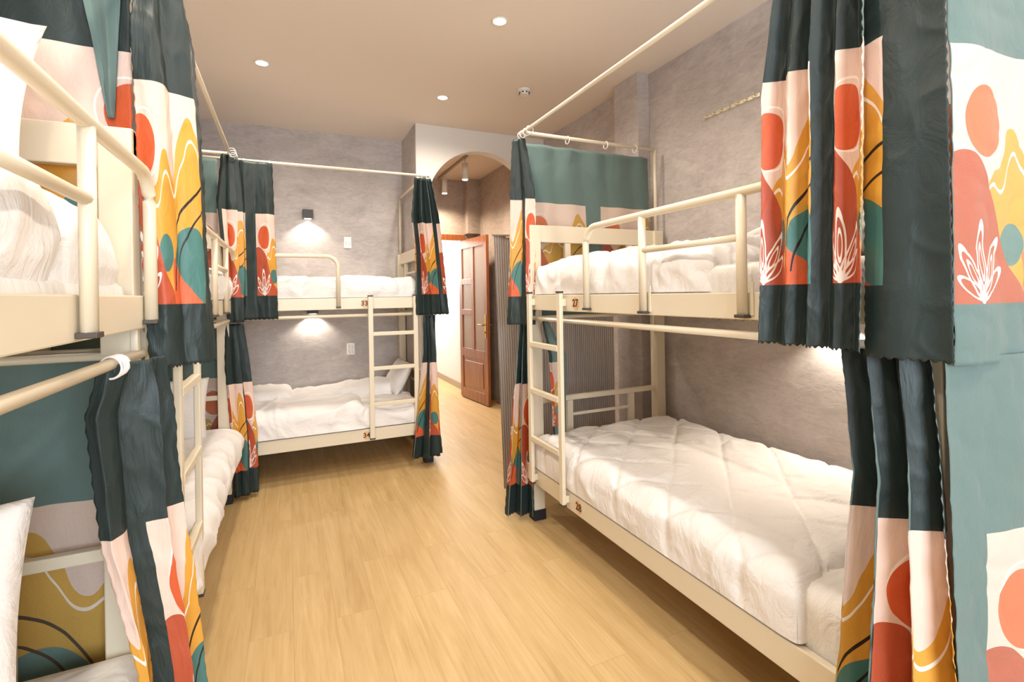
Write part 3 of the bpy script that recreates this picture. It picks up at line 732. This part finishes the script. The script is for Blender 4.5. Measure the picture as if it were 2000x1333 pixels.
curtain('dark printed curtain hanging inside the ladder of lower bunk 28', [(1.325, [(1.50, 2.80), (1.53, 2.83), (1.56, 2.87)], .4), (1.1, [(1.53, 2.76), (1.60, 2.80), (1.68, 2.86)], 1), (.53, [(1.54, 2.74), (1.60, 2.79), (1.68, 2.86)], .8)], .75, .05, 2.2, .03, seed=4, vtop=1.24, rings=rr([(1.50, 2.84), (1.53, 2.86)], 1.345, 1, 1, .022), flip=1)
# --- bunk 27 near right
curtain('printed curtain pleated in tall folds at the near end of upper bunk 27, centre right', [(2.55, [(1.382, 1.03), (1.382, .96), (1.382, .77)], .6), (2.1, [(1.387, 1.085), (1.382, .95), (1.372, .765)], 1), (1.335, [(1.382, 1.11), (1.382, .97), (1.372, .78)], .85)], .98, .02, 4.2, .027, res=.005, seed=5, flip=-1, rings=rr([(1.44, y) for y in (1.08, 1.0, .93, .86, .80)], 2.58, 1, 0), sharp=.5, over=.18)
curtain('dark curtain strip with scalloped edge, right of the tall folds of upper bunk 27', [(2.55, [(1.412, .80), (1.392, .70), (1.407, .62)], .5), (1.325, [(1.397, .80), (1.367, .70), (1.397, .61)], 1)], .203, .495, 1.1, .014, res=.005, seed=26, flip=-1, rings=rr([(1.44, y) for y in (.76, .70)], 2.58, 1, 0), over=.1)
curtain('bright flat printed curtain at the right edge with coral sun and pink hill', [(2.54, [(1.425, .62), (1.52, .595), (1.75, .60), (2.1, .60), (2.55, .60)], .5), (1.315, [(1.42, .615), (1.52, .59), (1.75, .60), (2.1, .60), (2.55, .60)], 1)], 1.22, -.004, 2.6, .014, res=.006, seed=6, flip=1, vtop=1.27, v0=.035, rings=rr([(x, .67) for x in (1.5, 1.7, 1.9, 2.1, 2.3)], 2.58, 0, 1), over=.1, scallop=0)  # paler reverse turned outward: the daylight on this cloth is put into its colour
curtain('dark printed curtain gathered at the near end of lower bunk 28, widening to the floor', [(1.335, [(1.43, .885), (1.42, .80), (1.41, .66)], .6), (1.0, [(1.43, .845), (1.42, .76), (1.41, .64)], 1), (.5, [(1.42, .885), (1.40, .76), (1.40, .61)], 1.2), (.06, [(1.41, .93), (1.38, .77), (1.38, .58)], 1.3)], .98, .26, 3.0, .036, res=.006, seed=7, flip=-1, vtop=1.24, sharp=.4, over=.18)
curtain('blue-green printed curtain across the near end of lower bunk 28, bottom right corner', [(1.335, [(1.415, .63), (1.53, .60), (1.8, .60), (2.5, .60)], .6), (.06, [(1.37, .59), (1.50, .56), (1.78, .58), (2.5, .60)], 1.2)], 1.25, -.13, 3.2, .022, res=.008, seed=8, flip=1, vtop=1.24, scallop=0)  # pale reverse faces out here too, its lighter colour standing in for daylight
# --- bunk 33/34
curtain('dark printed curtain bunched at the right end of upper bunk 33 beside the arch', [(2.55, [(1.03, 4.30), (1.10, 4.29), (1.17, 4.30)], .5), (2.2, [(.995, 4.29), (1.10, 4.26), (1.225, 4.28)], 1), (1.9, [(1.02, 4.28), (1.13, 4.25), (1.255, 4.28)], .8), (1.335, [(1.02, 4.28), (1.15, 4.25), (1.31, 4.28)], .6)], .92, -.16, 3.2, .035, seed=9, flip=-1, rings=rr([(x, 4.33) for x in (1.06, 1.10, 1.14, 1.17)], 2.58, 0, 1))
curtain('dark printed curtain gathered at the right end of lower bunk 34 beside the doorway', [(1.33, [(1.09, 4.30), (1.13, 4.26), (1.17, 4.28)], .4), (1.0, [(1.08, 4.28), (1.13, 4.24), (1.19, 4.27)], .8), (.09, [(.965, 4.27), (1.09, 4.21), (1.235, 4.27)], 1.2)], 1.05, .22, 3.0, .04, seed=10, flip=-1, vtop=1.24)
curtain('pale printed curtain behind the ladder at the right end of lower bunk 34', [(1.33, [(1.215, 4.36), (1.215, 4.45), (1.215, 4.56)], .4), (.09, [(1.215, 4.36), (1.215, 4.48), (1.215, 4.62)], .9)], .55, .0, 1.8, .02, seed=21, flip=1, vtop=1.24)
curtain('dark printed curtain hanging flat at the left of upper bunk 33 with an orange sun', [(2.57, [(-.33, 4.29), (-.21, 4.29), (-.10, 4.315)], .4), (2.1, [(-.325, 4.28), (-.22, 4.27), (-.09, 4.29)], 1), (1.34, [(-.32, 4.28), (-.21, 4.27), (-.076, 4.285)], .7)], .50, -.22, 1.6, .028, seed=11, flip=-1, rings=rr([(-.12, 4.33), (-.3, 4.33)], 2.58, 0, 1), over=.2)
curtain('dark curtain bundle at the far end of the left upper bunk, beneath rod corner', [(2.56, [(-.43, 4.12), (-.38, 4.13), (-.33, 4.20)], .6), (2.2, [(-.46, 4.08), (-.38, 4.08), (-.30, 4.20)], 1), (1.33, [(-.40, 4.08), (-.345, 4.08), (-.31, 4.18)], .7)], .80, .57-.02, 2.6, .030, seed=12, flip=-1, rings=rr([(-.355, 4.06), (-.355, 4.12), (-.355, 4.18)], 2.58, 1, 0))
curtain('long printed curtain gathered between the left lower bunk and bunk 34', [(1.32, [(-.43, 4.15), (-.37, 4.15), (-.31, 4.22)], .4), (1.0, [(-.43, 4.13), (-.36, 4.13), (-.27, 4.22)], .9), (.5, [(-.40, 4.12), (-.31, 4.15), (-.23, 4.23)], 1), (.04, [(-.385, 4.14), (-.31, 4.15), (-.225, 4.22)], .7)], .98, .10, 2.6, .032, seed=13, flip=-1, vtop=1.26)
curtain('printed curtain with red sun across the far end of the left lower bunk', [(1.33, [(-1.44, 4.235), (-1.0, 4.235), (-.45, 4.235)], .8), (.10, [(-1.44, 4.235), (-1.0, 4.235), (-.42, 4.235)], 1)], 1.2, 1.22, 5, .009, seed=14, flip=1, reverse=True, vtop=1.24, over=.1)
curtain('printed curtain strung across the far end of the left upper bunk', [(2.55, [(-1.44, 4.235), (-1.0, 4.235), (-.47, 4.235)], .8), (1.33, [(-1.44, 4.235), (-1.0, 4.235), (-.47, 4.235)], 1)], 1.2, 1.22, 5, .009, seed=15, flip=1, reverse=True, over=.1)
# --- nearest left bunk
curtain('printed curtain bunched at the far aisle corner of the nearest left upper bunk', [(2.56, [(-.385, 1.80), (-.34, 1.83), (-.30, 1.88)], .8), (2.3, [(-.40, 1.73), (-.34, 1.79), (-.262, 1.90)], 1), (2.1, [(-.395, 1.74), (-.33, 1.77), (-.25, 1.90)], .8), (1.6, [(-.385, 1.75), (-.31, 1.78), (-.235, 1.90)], .7), (1.30, [(-.375, 1.76), (-.30, 1.79), (-.215, 1.89)], .5)], .60, .09, 1.7, .024, res=.007, seed=16, flip=-1, rings=rr([(-.378, y) for y in (1.70, 1.74, 1.78)], 2.58, 1, 0), over=.16)
curtain('printed curtain behind the white end panel of the nearest left upper bunk', [(2.65, [(-1.46, 1.822), (-1.1, 1.822), (-.75, 1.822), (-.42, 1.82)], .8), (1.44, [(-1.46, 1.822), (-1.1, 1.822), (-.75, 1.822), (-.42, 1.82)], .8)], 1.12, 1.235, 4, .010, res=.010, seed=17, flip=-1, over=.1, reverse=True)
curtain('grey-green curtain fold hanging to a point over the nearest left upper bunk end', [(2.56, [(-.56, 1.80), (-.50, 1.80), (-.43, 1.80)], .8), (2.3, [(-.515, 1.80), (-.48, 1.80), (-.445, 1.80)], .8), (2.04, [(-.475, 1.80), (-.467, 1.80), (-.458, 1.80)], .3)], .22, .60, 1.3, .010, res=.008, seed=18, flip=1, vtop=.0, v0=1.1, over=.1, scallop=0)
curtain('dark teal curtain with orange base tied to the lower rod of the nearest left bunk', [(1.345, [(-.42, 1.50), (-.375, 1.53), (-.345, 1.60), (-.32, 1.67)], .35), (1.22, [(-.450, 1.50), (-.39, 1.52), (-.34, 1.60), (-.308, 1.68)], 1), (.9, [(-.425, 1.50), (-.37, 1.53), (-.32, 1.60), (-.288, 1.68)], 1), (.6, [(-.365, 1.50), (-.33, 1.54), (-.29, 1.60), (-.258, 1.68)], 1), (.27, [(-.337, 1.50), (-.30, 1.54), (-.265, 1.60), (-.232, 1.68)], 1), (.08, [(-.32, 1.50), (-.29, 1.54), (-.25, 1.60), (-.22, 1.68)], 1)], .86, .30, 2.0, .026, res=.007, seed=19, flip=-1, vtop=1.24, rings=[(-.398, 1.50+.012*k, 1.337, 1, .2*k-.4, .027) for k in range(5)], over=.16)
curtain('printed curtain with orange hills across the far end of the nearest left lower bunk', [(1.335, [(-1.46, 1.822), (-1.1, 1.822), (-.75, 1.822), (-.40, 1.82)], .7), (.10, [(-1.46, 1.822), (-1.1, 1.822), (-.75, 1.822), (-.39, 1.82)], .9)], 1.15, 1.33, 4, .010, res=.010, seed=20, flip=1, vtop=1.24, over=.1, reverse=True)
curtain('dark printed curtain just inside the ladder of the left lower bunk', [(1.325, [(-.43, 1.96), (-.42, 2.0), (-.41, 2.05)], .6), (.08, [(-.45, 1.92), (-.43, 1.99), (-.41, 2.09)], 1)], .5, .30, 1.6, .02, seed=22, flip=-1, vtop=1.24)

# ------------------------------------------------------------------ grey pleated screen beyond bunk 27
bm = bmesh.new(); N = 110; zt, zb = 1.95, .03; g = []
for j in range(25):
    t = j/24; row = []
    for i in range(N+1):
        s = i/N; z = zt+(zb-zt)*t
        x = (1.415+.05*t)+s*(2.50-(1.415+.05*t)); y = 3.42+(.0022 if i % 2 else -.0022)+.01*sin(s*9)
        row.append(bm.verts.new((x, y, z+(.012*sin(s*40) if j == 0 else 0))))
    g.append(row)
for j in range(24):
    for i in range(N): bm.faces.new((g[j][i], g[j][i+1], g[j+1][i+1], g[j+1][i]))
o = put('pleated_curtain', bm, 'grey_pleats'); tag(o, 'grey finely pleated hanging screen beyond the far end of bunks 27 and 28', 'screen'); recenter(o)
so = o.modifiers.new('thickness', 'SOLIDIFY'); so.thickness = .0015
bm = bmesh.new(); sweep(bm, [(1.40, 3.42, 1.955), (2.515, 3.42, 1.955)], .010, n=8); put('hanging_rod', bm, 'tile_skirting', o, True)
